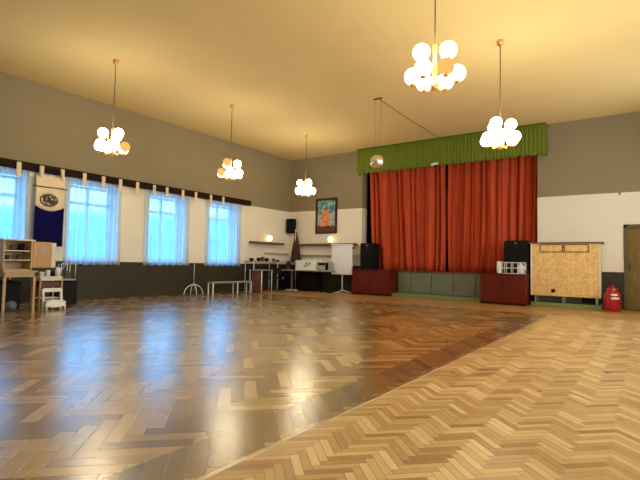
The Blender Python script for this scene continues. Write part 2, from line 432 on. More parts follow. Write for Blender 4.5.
def podium(x0, x1, y0, label):
    t = thing('stage_box', ((x0+x1)/2, (y0+YB)/2, 0), label, 'stage box')
    MB().box(x0+.03, x1-.03, y0+.03, YB-.002, 0, .78).build('body', 'mahog', t)
    MB().box(x0, x1, y0, YB-.002, .78, .815, .006).build('top_board', 'mahog', t)
    n = 2; w = (x1-x0-.06)/n
    for i in range(n):
        a = x0+.03+i*w
        p = MB().box(a+.02, a+w-.02, y0+.012, y0+.032, .06, .75, .005).build('front_panel', 'mahog', t)
        MB().box(a+.12, a+w-.12, y0+.002, y0+.014, .16, .65, .006).build('raised_field', 'mahog', p)
    MB().box(x0+.02, x1-.02, y0+.02, y0+.035, 0, .05).build('kick_board', 'darkwood', t)
podium(-7.98, -6.52, 13.10, 'mahogany red box at the left end of the stage, black speaker standing on it')
podium(-3.72, -2.53, 12.76, 'mahogany red box at the right end of the stage, white wire crate on it')

# red curtains, two halves
def velvet_half(x0t, x1t, x0b, x1b, y, seed, label):
    rnd = random.Random(seed)
    ks = []; a = 0
    while a < 1: ks.append(a); a += rnd.choice((.045, .06, .085, .12, .15))*rnd.uniform(.85, 1.15)
    ks.append(1.0)
    amps = [rnd.uniform(.35, 1.25) for _ in ks]
    def wave(u):
        for i in range(len(ks)-1):
            if ks[i] <= u <= ks[i+1]:
                q = (u-ks[i])/(ks[i+1]-ks[i]); s_ = math.sin(PI*q)
                return -amps[i]*s_**.55
        return 0
    def fn(u, v):
        z = .815+v*(4.42-.815)
        x = (x0b+(x1b-x0b)*u)*(1-v)+(x0t+(x1t-x0t)*u)*v
        d = wave(u)*(.23-.06*v)+.014*math.sin(u*140+seed)+.025*math.sin(u*37+v*3+seed)
        return (x+.03*math.sin(v*4+u*9+seed)*(1-v), y+d, z+(.008*math.sin(u*60) if v == 0 else 0))
    b = MB(); b.grid(fn, 420, 14)
    o = b.build('stage_curtain', 'red')
    so = o.modifiers.new('thick', 'SOLIDIFY'); so.thickness = .006
    tag(o, label, 'curtain', 'red velvet stage curtains')
velvet_half(-7.80, -5.10, -7.55, -5.07, YB+.30, 3, 'left half of the closed red velvet stage curtain')
velvet_half(-5.06, -2.46, -5.06, -2.50, YB+.40, 8, 'right half of the closed red velvet stage curtain')

# green pelmet with scalloped edge
PXa, PXb, PY, PZ = -8.00, -2.17, 13.42, 4.05
Lf = PXb-PXa; ret = YB-PY
def pelm(u, v):
    d = u*(Lf+2*ret)
    if d < ret: x, y, nx, ny = PXa, YB-d, -1, 0
    elif d < ret+Lf: x, y, nx, ny = PXa+d-ret, PY, 0, -1
    else: x, y, nx, ny = PXb, PY+(d-ret-Lf), 1, 0
    pl = .009*math.sin(d*2*PI/.105)
    zb = PZ-.035*abs(math.sin(PI*d/.235))
    return (x+nx*pl, y+ny*pl, zb+v*(H-.003-zb))
o = MB().grid(pelm, 700, 8).build('stage_pelmet', 'green')
m_ = o.modifiers.new('thick', 'SOLIDIFY'); m_.thickness = .008
tag(o, 'green pleated pelmet with scalloped hem above the red stage curtain', 'pelmet')
t = thing('spotlight', (-5.19, 13.33, 4.06), 'tiny white spotlight at the hem of the green pelmet', 'spotlight')
MB().box(-5.27, -5.11, 13.30, 13.40, 4.05, 4.11, .02).build('housing', 'white', t)
MB().tube([(-5.25, 13.295, 4.06), (-5.28, 13.24, 4.03)], [.03, .045], 14).build('lamp_head', 'white', t)

# ------------------------------------------------------------------ chandeliers
def make_chandelier():
    r = thing('chandelier', (0, 0, 0), '', 'chandelier', 'globe chandeliers hanging from the ceiling')
    zt = H-3.08   # everything hangs from the ceiling (z = 0 at the hook)
    MB().lathe([(.005, -.075), (.055, -.07), (.058, -.01), (.05, 0)], n=20).build('ceiling_cup', 'brass', r)
    MB().tube([(0, 0, -.07), (0, 0, -1.36)], .008, 8).build('cord', 'cord', r)
    MB().lathe([(.008, -1.34), (.024, -1.35), (.028, -1.40), (.018, -1.50), (.028, -1.58), (.03, -1.66), (.022, -1.78), (.045, -1.81), (.055, -1.85), (.03, -1.89), (.006, -1.90)][::-1], n=18).build('stem', 'brass', r)
    G = [(a, .245, -1.715) for a in range(0, 360, 60)]+[(a, .17, -1.475) for a in (90, 210, 330)]
    for a, rad, z in G:
        c, s_ = math.cos(math.radians(a)), math.sin(math.radians(a))
        z1 = -1.845 if z < -1.6 else -1.60
        arm = MB(); arm.tube([(c*.02, s_*.02, z1), (c*rad*.5, s_*rad*.5, z1-.02), (c*(rad-.085), s_*(rad-.085), z-.07)], .009, 8)
        arm.build('arm', 'brass', r)
        MB().lathe([(.02, -.115), (.035, -.10), (.04, -.075)], (c*rad, s_*rad, z), 14).build('lamp_holder', 'brass', r)
        o = MB().ball((c*rad, s_*rad, z), .096, 20, 12).build('globe', 'globe', r)
        o['slot'] = a+(1 if z > -1.6 else 0)
    return r
proto = make_chandelier()
lamps = [
    (-8.46, 4.91, 35, 'leftmost chandelier, a cluster of lit glass globes above the blue banner', [0]),
    (-8.42, 7.99, 76, 'second chandelier from the left, globes hanging before the taupe wall between second and third window', [180, 211]),
    (-8.46, 11.15, 7, 'chandelier with lit globes hanging before the far corner left of the picture', []),
    (-2.02, 8.12, 52, 'lit globe chandelier hanging in front of the right end of the green pelmet', []),
    (-1.96, 4.98, 21, 'nearest and largest chandelier, one amber globe among its white ones', [300]),
]
for i, (x, y, rz, lab, dims) in enumerate(lamps):
    o = proto if i == 0 else copy_tree(proto)
    o.location = (x, y, H); o.rotation_euler.z = math.radians(rz); o['label'] = lab
back = [ch for ch in COL.objects if ch.get('slot') == 91 and ch.parent['label'].startswith('nearest')]
for ch in back: bpy.data.objects.remove(ch)     # the nearest lamp has lost its rear upper globe
for i, o in enumerate([o for o in COL.objects if o.name.startswith('chandelier')]):
    dims = next(d for (x, y, rz, lab, d) in lamps if lab == o['label'])
    for ch in o.children:
        if ch.name.startswith('globe') and ch.get('slot') in dims:
            ch.data = ch.data.copy(); ch.data.materials[0] = M['dim']; ch['label'] = 'dimmer amber globe'
for o in list(COL.objects):
    if 'slot' in o: del o['slot']

# mirror ball with its wires and the cable along the ceiling
bx, by, bz = -5.11, 9.47, 3.38
t = thing('mirror_ball', (bx, by, bz), 'silver mirror ball hanging in front of the left end of the green pelmet', 'mirror ball')
MB().ball((bx, by, bz), .165, 26, 18, smooth=False).build('ball', 'mirror', t)
b = MB(); b.tube([(bx-.1, by, H-.02), (bx-.03, by, bz+.19)], .0025, 6); b.tube([(bx+.1, by, H-.02), (bx+.03, by, bz+.19)], .0025, 6)
b.tube([(bx-.03, by, bz+.19), (bx+.03, by, bz+.19)], .006, 6); b.tube([(bx, by, bz+.16), (bx, by, bz+.19)], .012, 8)
b.build('hanging_wire', 'cord', t)
MB().box(bx-.11, bx+.11, by-.02, by+.02, H-.025, H, .006).build('ceiling_bracket', 'cord', t)
tag(MB().tube([(bx, by+.04, H-.012), (bx-.02, 11.4, H-.02), (bx, PY-.02, H-.014)], .006, 8).build('ceiling_cable', 'cord'), 'thin dark cable running along the ceiling from the mirror ball to the stage', 'cable')

# ------------------------------------------------------------------ left wall: rail, sheer curtains, banner
t = thing('curtain_rail', (XL, 6, 2.9), 'long dark wooden curtain board with white loops above the windows', 'curtain rail')
MB().box(XL, XL+.16, YF, 11.37, 2.885, 3.05, .01).build('board', 'darkwood', t)
for y in (.6, 1.2, 1.8, 2.4, 3.0, 3.6, 4.26, 4.72, 5.16, 5.67, 6.14, 6.59, 7.07, 7.58, 7.99, 8.53, 9.0, 9.58, 10.09):
    b = MB(); jz = random.uniform(-.03, .02)
    b.box(XL+.162, XL+.178, y-.045, y+.045, 2.73+jz, 3.02, .006)
    b.build('loop', 'cream', t)
cur = [(1.0, 2.42), (3.05, 4.50), (5.30, 6.68), (7.36, 8.87), (9.47, 11.0)]
wl = ['unseen', 'sheer blue-lit curtain at the left edge, behind the desk hutch', 'sheer blue-lit curtain right of the blue and cream banner', 'sheer blue-lit curtain between the banner window and the last window', 'sheer blue-lit curtain nearest the far corner']
for i, (y0, y1) in enumerate(cur):
    if i == 0: lab = 'sheer curtain on the added unseen window nearest the camera side'
    else: lab = wl[i]
    def fn(u, v, y0=y0, y1=y1, i=i):
        z = .845+v*(2.88-.845)
        a = .028+.018*(1-v)
        return (XL+.085+a*math.sin(u*2*PI*13+.6*math.sin(u*9+i)+i)*(.7+.3*math.sin(u*31+i)), y0+(y1-y0)*(u)+.01*math.sin(v*5+u*20), z+(.012*math.sin(u*40+i) if v == 0 else 0))
    tag(MB().grid(fn, 200, 6).build('sheer_curtain', 'voile'), lab, 'curtain', 'sheer curtains on the left wall windows')

bx0 = XL+.19
t = thing('banner', (bx0, 4.95, 2.7), 'cream and navy cloth banner with a round dark emblem, hanging between two windows', 'banner')
def ban(z0f, z1f, name, mat):
    def fn(u, v):
        y = 4.60+.62*u; z0 = z0f(u); z1 = z1f(u)
        return (bx0+.008*math.sin(u*11+v*2), y, z0+(z1-z0)*v)
    o = MB().grid(fn, 24, 8).build(name, mat, t); m = o.modifiers.new('t', 'SOLIDIFY'); m.thickness = .006
curve = lambda u: 2.13-.10*math.sin(PI*u)
ban(curve, lambda u: 2.56, 'cream_field', 'cream'); ban(lambda u: 1.25, curve, 'navy_field', 'navy')
ban(lambda u: 2.56, lambda u: 2.80, 'header_cloth', 'cream')
MB().tube([(bx0+.01, 4.54, 2.555), (bx0+.01, 5.28, 2.555)], .012, 8).build('rod', 'shelfwood', t)
b = MB(); b.tube([(bx0+.018, 4.88+.185*math.cos(a*PI/18), 2.27+.135*math.sin(a*PI/18)) for a in range(36)], .010, 6, True); b.build('emblem_ring', 'ink', t)
b = MB(); n = 28
b.add([(bx0+.020, 4.88, 2.27)]+[(bx0+.020, 4.88+.17*math.cos(2*PI*k/n), 2.27+.12*math.sin(2*PI*k/n)) for k in range(n)], [(0, 1+k, 1+(k+1) % n) for k in range(n)])
o = b.build('emblem', 'emblem', t); m_ = o.modifiers.new('t', 'SOLIDIFY'); m_.thickness = .004
for y in (4.68, 5.14):
    MB().tube([(bx0+.02, y, 2.98), (bx0+.02, y, 2.77)], [.035, .03], 8).build('hanging_loop', 'cream', t)

# ------------------------------------------------------------------ lamp rails and wall globes
def lamp_shelf(x0, x1, y0, y1, lab, lx, ly, nx, ny, lab2):
    t = tag(MB().box(x0, x1, y0, y1, 1.62, 1.69, .006).build('wall_board', 'shelfwood'), lab, 'wall board')
    l = thing('wall_lamp', (lx, ly, 1.69), lab2, 'wall lamp', 'round glass wall lamps')
    MB().lathe([(.05, 0), (.045, .02), (.02, .03), (.02, .055)], (lx, ly, 1.69), 16).build('base', 'brass', l)
    MB().ball((lx, ly, 1.69+.05+.095), .10, 20, 12).build('globe', 'sconce', l)
lamp_shelf(XL, XL+.22, 11.45, 13.1, 'short brown wooden wall board left of the corner, glowing globe on it', XL+.11, 12.40, 1, 0, 'lit round glass lamp on the left wall board')
lamp_shelf(-10.50, -8.08, YB-.22, YB, 'long thin brown wooden wall board under the framed picture', -9.13, YB-.11, 0, -1, 'lit round glass lamp below the framed picture')
tag(MB().box(XL, XL+.10, 12.25, 13.55, 1.29, 1.325, .004).build('wall_ledge', 'ledge'), 'narrow pale wooden ledge on the left wall by the corner', 'ledge')
tag(MB().box(-10.6, -8.2, YB-.10, YB, 1.25, 1.285, .004).build('wall_ledge', 'ledge'), 'narrow pale wooden ledge on the back wall above the white box', 'ledge')

# picture
pc = (-9.395, YB-.03, 2.69)
t = thing('framed_picture', pc, 'tall dark-framed abstract painting, orange tower shape under a teal sky', 'picture')
b = MB(); hw, hh, w = .465, .64, .085
b.box(pc[0]-hw, pc[0]-hw+w, YB-.05, YB, pc[2]-hh, pc[2]+hh, .012); b.box(pc[0]+hw-w, pc[0]+hw, YB-.05, YB, pc[2]-hh, pc[2]+hh, .012)
b.box(pc[0]-hw+w*.5, pc[0]+hw-w*.5, YB-.05, YB, pc[2]+hh-w, pc[2]+hh, .012); b.box(pc[0]-hw+w*.5, pc[0]+hw-w*.5, YB-.05, YB, pc[2]-hh, pc[2]-hh+w, .012)
b.build('frame', 'pframe', t)
MB().box(pc[0]-hw+w*.7, pc[0]+hw-w*.7, YB-.030, YB-.012, pc[2]-hh+w*.7, pc[2]+hh-w*.7).build('canvas', 'art', t)

# wall speaker in the corner
t = thing('wall_speaker', (XL+.22, YB-.2, 2.37), 'small black loudspeaker fixed high in the room corner', 'speaker')
MB().box(XL+.07, XL+.37, YB-.32, YB-.08, 2.08, 2.62, .02).build('cabinet', 'black', t)
MB().box(XL+.09, XL+.35, YB-.335, YB-.315, 2.10, 2.60, .006).build('grille', 'grille', t)
MB().tube([(XL+.23, YB-.09, 2.38), (XL+.23, YB, 2.38)], .02, 8).build('bracket', 'black', t)

def pa_speaker(x0, x1, y0, y1, z0, z1, lab):
    t = thing('loudspeaker', ((x0+x1)/2, (y0+y1)/2, z0), lab, 'speaker', 'black stage loudspeakers')
    MB().box(x0, x1, y0, y1, z0, z1, .02).build('cabinet', 'black', t)
    g = MB().box(x0+.03, x1-.03, y0-.012, y0+.005, z0+.04, z1-.04, .006).build('grille', 'grille', t)
    cx = (x0+x1)/2; w = (x1-x0)
    b = MB(); b.tube([(cx+w*.33*math.cos(a*PI/12), y0-.016, z0+(z1-z0)*.33+w*.33*math.sin(a*PI/12)) for a in range(24)], .008, 6, True); b.build('woofer_ring', 'black', t)
    MB().box(cx-.10, cx+.10, y0-.025, y0-.008, z1-.24, z1-.12, .01).build('horn', 'black', t)
    MB().box(cx-.03, cx+.03, y0-.02, y0-.008, z1-.085, z1-.065, .003).build('badge', 'chrome', t)
pa_speaker(-7.74, -7.20, 13.25, 13.62, .816, 1.68, 'black loudspeaker at the left edge of the red curtain')
pa_speaker(-3.18, -2.56, 13.18, 13.60, .816, 1.71, 'black loudspeaker at the right edge of the red curtain, behind white wire crate')

# white wire crate on right podium
t = thing('wire_crate', (-2.92, 12.98, .816), 'white wire crate standing on the right mahogany stage box', 'crate')
b = MB(); x0, x1, y0, y1, z0, z1 = -3.24, -2.60, 12.88, 13.08, .822, 1.11
for z in (z0, (z0+z1)/2, z1): b.tube([(x0, y0, z), (x1, y0, z), (x1, y1, z), (x0, y1, z)], .010, 6, True)
b.build('rims', 'whitemetal', t)
b = MB()
for i in range(5):
    x = x0+(x1-x0)*i/4
    for y in (y0, y1): b.tube([(x, y, z0), (x, y, z1)], .009, 6)
    b.tube([(x, y0, z0), (x, y1, z0)], .007, 6)
b.build('uprights', 'whitemetal', t)
MB().box(x0-.05, x0+.06, y0, y1, z0-.006, z1+.03, .02).build('end_panel', 'white', t)
b = MB(); b.lathe([(.04, 0), (.075, .01), (.085, .12), (.06, .2), (.03, .235), (.03, .27)], (-2.70, 12.97, .832), 20)
b.tube([(-2.64, 12.97, 1.05), (-2.59, 12.97, 1.0), (-2.61, 12.97, .92)], .01, 8)
tag(b.build('plastic_jug', 'white'), 'white plastic jug standing in the wire crate on the stage box', 'jug')

# ------------------------------------------------------------------ tan heater cabinet
t = thing('heater_cabinet', (-1.71, 13.43, .10), 'wide tan stone-clad heater cabinet with brown top on short legs', 'heater')
MB().box(-2.50, -.93, 13.22, YB-.003, .27, 1.62, .01).build('body', 'stone', t)
MB().box(-2.55, -.86, 13.17, YB-.003, 1.62, 1.655, .008).build('top_board', 'topwood', t)
for x in (-2.49, -.94): MB().box(x-.02, x+.02, 13.205, 13.225, .27, 1.62, .004).build('edge_strip', 'offwhite', t)
for x0, x1 in ((-2.28, -1.75), (-1.72, -1.17)):
    f = MB(); z0, z1 = 1.40, 1.595
    for a in ((x0, x1, z0, z0+.014), (x0, x1, z1-.014, z1), (x0, x0+.014, z0, z1), (x1-.014, x1, z0, z1)): f.box(a[0], a[1], 13.195, 13.222, a[2], a[3])
    fo = f.build('vent_frame', 'darkwood', t)
    MB().box(x0+.014, x1-.014, 13.205, 13.223, z0+.014, z1-.014).build('vent_plate', 'stone', fo)
MB().box(-2.02, -1.93, 13.205, 13.222, .36, .45, .005).build('socket', 'black', t)
for x in (-2.40, -1.75, -1.02):
    for y in (13.28, 13.6): MB().box(x-.02, x+.02, y-.02, y+.02, .10, .27).build('leg', 'chrome', t)
b = MB(); b.box(-2.36, -1.80, 13.5, 13.54, .12, .26, .005); b.box(-1.72, -1.36, 13.5, 13.54, .12, .26, .005); b.build('duct_plate', 'sage', t)

# fire extinguisher(red bottle)
ex, ey = -.68, 13.06
t = thing('gas_bottle', (ex, ey, 0), 'fat red cylinder with white labels on the floor beside the door', 'gas bottle')
MB().lathe([(.15, 0), (.155, .03), (.17, .05), (.178, .10), (.178, .34), (.165, .40), (.12, .455), (.06, .48)], (ex, ey, 0), 32).build('body', 'redpaint', t)
b = MB(); b.lathe([(.11, .40), (.115, .42), (.115, .53), (.105, .545)], (ex, ey, 0), 24); b.build('collar', 'redpaint', t)
MB().lathe([(.03, .47), (.03, .55), (.045, .56), (.045, .59), (.02, .60)], (ex, ey, 0), 14).build('valve', 'redpaint', t)
for z0, z1, a0, a1 in ((.375, .405, -96, -50), (.285, .325, -98, -38)):
    def fn(u, v):
        a = math.radians(a0+(a1-a0)*u); z = z0+(z1-z0)*v; r = .182 if z < .34 else .182-(z-.34)*.22
        return (ex+r*math.cos(a), ey+r*math.sin(a), z)
    o = MB().grid(fn, 12, 3).build('label', 'paper', t); m_ = o.modifiers.new('t', 'SOLIDIFY'); m_.thickness = .003
tag(MB().tube([(-.53, YB, 2.90), (-.53, YB-.05, 2.88), (-.53, YB-.05, 2.84)], .014, 8).build('wall_hook', 'black'), 'small dark hook high on the cream wall above the door', 'hook')

# ------------------------------------------------------------------ corner furniture
# folding table with T legs along the back wall
t = thing('folding_table', (-10.0, 13.2, 0), 'long grey-topped table on T-shaped metal legs in the far corner', 'table')
MB().box(-10.95, -8.62, 12.62, 13.20, .71, .74, .006).build('tabletop', 'greytop', t)
for x in (-10.37, -8.86):
    l = MB().box(x-.03, x+.03, 12.94, 13.0, .04, .71, .006).build('leg', 'chrome' if x < -10 else 'black', t)
    MB().box(x-.22, x+.22, 12.90, 13.04, .0, .04, .01).build('foot', 'whitemetal' if x < -10 else 'black', l)
t = thing('cardboard_box', (-9.61, 13.02, .74), 'cream box with a black mark lying on the corner table', 'box')
MB().box(-10.10, -9.26, 12.85, 13.20, .741, 1.07, .006).build('carton', 'paper', t)
MB().box(-10.12, -9.24, 12.84, 13.21, 1.02, 1.075, .006).build('lid', 'paper', t)
b = MB()
b.tube([(-9.68, 12.835, .98), (-9.62, 12.833, 1.01), (-9.66, 12.835, .90), (-9.72, 12.835, .88), (-9.58, 12.835, .88)], .012, 6)
b.tube([(-9.56, 12.835, .90), (-9.52, 12.833, 1.0), (-9.46, 12.835, .99), (-9.52, 12.835, .93)], .012, 6)
b.build('printed_mark', 'ink', t)
t = thing('stereo', (-8.98, 13.0, .74), 'grey stereo unit beside the cream box on the corner table', 'stereo')
MB().box(-9.18, -8.72, 12.88, 13.18, .741, 1.03, .015).build('case', 'greytop', t)
MB().box(-9.15, -8.88, 12.868, 12.885, .92, 1.0, .004).build('display', 'black', t)
MB().box(-8.86, -8.74, 12.86, 12.885, .76, 1.01, .01).build('speaker_grille', 'grille', t)
for i in range(4): MB().box(-9.15+i*.065, -9.10+i*.065, 12.866, 12.885, .80, .85, .004).build('button', 'chrome', t)
t = thing('storage_case', (-9.7, 13.25, 0), 'big black case standing under the corner table', 'case')
MB().box(-10.15, -9.40, 13.10, 13.5, .0, .60, .02).build('body', 'black', t)
MB().box(-10.17, -9.38, 13.08, 13.52, .60, .66, .02).build('lid', 'black', t)
MB().box(-9.86, -9.71, 13.06, 13.10, .50, .54, .01).build('handle', 'grille', t)
t = thing('amplifier', (-10.8, 13.2, 0), 'low black amplifier box under the left end of the corner table', 'amplifier')
MB().box(-10.98, -10.66, 13.0, 13.4, .0, .55, .015).build('body', 'black', t)
MB().lathe([(.0, 0), (.03, 0), (.03, .02), (.0, .02)], (0, 0, 0), 12).build('knob', 'chrome', t) if False else None
MB().ball((-10.80, 12.995, .42), .03, 12, 8).build('knob', 'white', t)

# closed maroon parasol
px_, py_ = -10.66, 13.28
t = thing('parasol', (px_, py_, 0), 'closed maroon parasol standing upright in the corner behind the table', 'parasol')
MB().tube([(px_, py_+.24, 0.05), (px_, py_+.24, .5), (px_, py_+.24, .9)], .02, 10).build('pole', 'whitemetal', t) if False else None
yy = py_+.23 if False else 13.56
MB().tube([(px_, yy, .04), (px_, yy-.06, 2.18)], .016, 10).build('pole', 'whitemetal', t)
def can(u, v):
    a = 2*PI*u; z = 2.17-1.15*v; r = (.02+.165*v**.8)*(1+.28*math.sin(a*8+v*2)*min(1, v*2))
    return (px_+r*math.cos(a)*1.1, yy-.02+r*.42*math.sin(a), z+.03*math.sin(a*4)*v)
o = MB().grid(can, 96, 14).build('canopy', 'maroon', t)
MB().ball((px_, yy-.06, 2.20), .03, 10, 8).build('finial', 'white', t)
MB().box(px_-.2, px_+.2, yy-.09, yy+.09, 0, .05, .02).build('base', 'black', t)

# dark potted plant
qx, qy = -10.50, 12.90
t = thing('potted_plant', (qx, qy, .741), 'dark leafy pot plant on the left end of the corner table', 'plant')
MB().lathe([(.05, 0), (.06, .01), (.085, .12), (.09, .13), (.07, .13)], (qx, qy, .741), 18).build('pot', 'pot', t)
b = MB(); r_ = random.Random(4)
for i in range(90):
    a = r_.uniform(0, 2*PI); e = r_.uniform(.1, 1.3); L = r_.uniform(.14, .30); w = .022
    d = Vector((math.cos(a)*math.cos(e), math.sin(a)*math.cos(e)*.7, math.sin(e))); s_ = Vector((-math.sin(a), math.cos(a), 0))*w
    p = Vector((qx, qy, .86)); m = p+d*L*.6; q = p+d*L+Vector((0, 0, -.05))
    b.add([p-s_*.3, p+s_*.3, m+s_, m-s_, q], [(0, 1, 2, 3), (3, 2, 4)])
b.build('foliage', 'leaf', t)

# whiteboard on stand
wx, wy = -8.46, 13.28
t = thing('flip_chart', (wx, wy, 0), 'white flip-chart board on a single pole stand left of the stage', 'flip chart')
MB().box(wx-.42, wx+.42, wy-.02, wy+.01, .62, 1.60, .008).build('board', 'screen', t)
MB().box(wx-.44, wx+.44, wy-.045, wy+.02, 1.60, 1.65, .01).build('clamp_rail', 'whitemetal', t)
MB().tube([(wx, wy+.04, .05), (wx, wy+.04, 1.62)], .022, 12).build('pole', 'whitemetal', t)
for a in (20, 140, 260):
    a = math.radians(a); MB().tube([(wx, wy+.04, .09), (wx+.15*math.cos(a), wy+.04+.12*math.sin(a), .06), (wx+.32*math.cos(a), wy+.04+.28*math.sin(a), .015)], [.02, .018, .014], 8).build('leg', 'whitemetal', t)
MB().box(wx+.40, wx+.52, wy-.03, wy+.0, 1.50, 1.54, .006).build('hanger', 'shelfwood', t)
tag(MB().tube([(-9.0, 12.95, .008), (-8.9, 12.85, .008), (-8.75, 12.98, .008), (-8.6, 12.9, .008), (-8.85, 13.1, .008), (-8.3, 13.0, .008), (-8.05, 13.02, .008)], .007, 6).build('cable', 'offwhite'), 'pale loose cable lying on the floor below the flip chart', 'cable')

# high console cluttered with small dark things, by the left wall
t = thing('console_table', (XL+.3, 11.9, 0), 'narrow high table on white legs along the left wall, covered in clutter', 'table')
MB().box(XL+.05, XL+.50, 11.20, 12.95, .99, 1.01, .005).build('tabletop', 'greytop', t)
for y in (11.24, 12.45):
    for x in (XL+.08, XL+.47): MB().tube([(x, y, 0), (x, y, .99)], .013, 8).build('leg', 'whitemetal', t)
ci = [(11.30, .10, 'dark'), (11.50, .06, 'l'), (11.66, .12, 'dark'), (11.85, .16, 'm'), (12.05, .12, 'dark'), (12.22, .09, 'l'), (12.42, .11, 'm'), (12.62, .06, 'dark'), (12.80, .05, 'l')]
cl = ['small dark bowl at the near end of the cluttered console', 'small pale cup beside the near dark bowl', 'dark bowl, second from the near end of the console', 'taller brown pot in the middle of the cluttered console', 'dark bowl just behind the brown pot', 'pale cup under the wall globe on the console', 'brown pot, farther of two on the console', 'flat dark bowl near the far end of the console', 'low pale cup at the far end of the console']
for (y, h, k), lb in zip(ci, cl):
    r = {'dark': .08, 'm': .06, 'l': .045}[k]; mt = {'dark': 'black', 'm': 'pot', 'l': 'offwhite'}[k]
    nm = {'dark': 'bowl', 'm': 'pot', 'l': 'cup'}[k]
    tag(MB().lathe([(r*.6, 0), (r*.9, h*.3), (r, h*.8), (r*.9, h), (r*.75, h), (r*.7, h*.85)], (XL+.30, y, 1.011), 18).build(nm, mt), lb, nm, 'clutter on the high console')

# small table in front of it
t = thing('side_table', (-10.35, 11.15, 0), 'small grey-topped table with dark brown leg panel, behind the low bench', 'table')
MB().box(-10.55, -9.98, 10.96, 11.50, .715, .74, .006).build('tabletop', 'greytop', t)
MB().box(-10.45, -10.08, 11.0, 11.12, 0, .715, .006).build('leg_panel', 'shelfwood', t)
for x, y in ((-10.52, 10.99), (-10.52, 11.47), (-10.01, 10.99), (-10.01, 11.47)): MB().tube([(x, y, 0), (x, y, .715)], .014, 8).build('leg', 'whitemetal', t)
# dark chairs stacked under/behind
def cafe_chair(x, y, rz, lab):
    t = thing('chair', (x, y, 0), lab, 'chair')
    P = lambda *a: a
    def pt(px, py, pz): c, s_ = math.cos(rz), math.sin(rz); return (x+px*c-py*s_, y+px*s_+py*c, pz)
    mt = Matrix.Translation((x, y, 0)) @ Matrix.Rotation(rz, 4, 'Z')
    MB().box(-.2, .2, -.2, .2, .43, .48, .02, mt).build('seat', 'seat', t)
    MB().box(-.2, .2, .17, .20, .60, .80, .012, mt).build('backrest', 'seat', t)
    for sx in (-.18, .18):
        MB().tube([pt(sx, -.18, 0), pt(sx, -.18, .43)], .012, 8).build('leg', 'black', t)
        MB().tube([pt(sx, .2, 0), pt(sx, .18, .45), pt(sx, .185, .8)], .012, 8).build('leg', 'black', t)
cafe_chair(-10.38, 12.05, .5, 'dark chair standing between side table and corner table')

# bench
t = thing('bench', (-10.45, 10.1, 0), 'low metal-framed bench along the left wall below the last window', 'bench')
MB().box(-10.60, -10.34, 9.27, 10.92, .345, .375, .008).build('seat', 'greytop', t)
for y in (9.30, 10.30, 10.89):
    for x in (-10.57, -10.37): MB().box(x-.016, x+.016, y-.016, y+.016, 0, .345, .004).build('leg', 'whitemetal', t)
MB().box(-10.57, -10.37, 9.29, 10.9, .32, .345, .004).build('rail', 'chrome', t)

# coat stand with arched feet
sx, sy = -10.84, 8.98
t = thing('stand', (sx, sy, 0), 'thin metal stand with white arched feet before the dado', 'stand')
MB().tube([(sx, sy, .10), (sx, sy, .96)], .014, 10).build('pole', 'chrome', t)
for a in (85, 265, 350, 170):
    a = math.radians(a); L = .32 if abs(math.sin(a)) > .8 else .17
    pts = [(sx+L*math.cos(a)*math.sin(q*PI/16), sy+L*math.sin(a)*math.sin(q*PI/16), .012+.28*math.cos(q*PI/16)) for q in range(9)]
    MB().tube(pts, .013, 8).build('foot', 'whitemetal', t)
MB().lathe([(.016, .26), (.028, .27), (.028, .33), (.016, .34)], (sx, sy, 0), 12).build('collar', 'chrome', t)

# ------------------------------------------------------------------ desk group at the left edge
t = thing('desk', (-9.85, 3.8, 0), 'light wooden desk at the left edge of the room, hutch standing on it', 'desk')
MB().box(-10.42, -9.28, 3.46, 4.04, .715, .745, .006).build('tabletop', 'tablew', t)
MB().box(-10.38, -9.32, 3.50, 4.00, .63, .715, .004).build('apron', 'tablew', t)
for x, y in ((-9.325, 3.505), (-9.325, 3.995), (-10.375, 3.505), (-10.375, 3.995)): MB().box(x-.022, x+.022, y-.022, y+.022, 0, .63, .006).build('leg', 'tablew', t)
t = thing('hutch', (-9.6, 3.95, .745), 'wooden hutch with open shelves and a honey-coloured door on the desk', 'cabinet')
hx0, hx1 = -9.78, -9.42
b = MB(); b.box(hx0, hx1, 3.50, 3.525, .746, 1.30, .004); b.box(hx0, hx1, 3.96, 3.985, .746, 1.30, .004); b.box(hx0, hx1, 3.50, 3.985, .746, .77, .004)
b.box(hx0, hx0+.015, 3.50, 3.985, .746, 1.30, .002); b.build('carcass', 'tablew', t)
MB().box(hx0-.01, hx1+.01, 3.48, 4.03, 1.295, 1.325, .005).build('top_board', 'offwhite', t)
for z in (.93, 1.10): MB().box(hx0+.02, hx1-.02, 3.525, 3.96, z, z+.018, .003).build('shelf', 'offwhite', t)
d = MB().box(hx1-.03, hx1-.005, 3.99, 4.33, .80, 1.29, .006).build('door', 'honey', t)
MB().ball((hx1+.01, 4.03, 1.02), .015, 10, 8).build('knob', 'brass', d)
MB().box(hx1-.012, hx1-.002, 4.10, 4.24, 1.08, 1.19).build('notice', 'greytop', d)
MB().box(hx1-.10, hx1-.02, 4.33, 4.42, .80, 1.28, .01).build('side_board', 'offwhite', t)
MB().box(hx1-.24, hx1-.10, 4.0, 4.40, .80, 1.28, .01).build('side_box', 'honey', t)
its = [(3.58, 1.118, .09, 'honey', 'brown jar on the top shelf of the hutch'), (3.72, 1.118, .11, 'shelfwood', 'darker brown jar on the top shelf of the hutch'), (3.86, 1.118, .13, 'black', 'black jar at the right of the top hutch shelf'),
       (3.62, .948, .08, 'leaf', 'dark green jar on the middle hutch shelf'), (3.84, .948, .11, 'pot', 'reddish jar at the right of the middle hutch shelf')]
for y, z, h, mt, lb in its:
    tag(MB().lathe([(.04, 0), (.048, .01), (.048, h*.8), (.035, h*.9), (.035, h)], (-9.6, y, z), 16).build('jar', mt), lb, 'jar', 'jars on the hutch shelves')
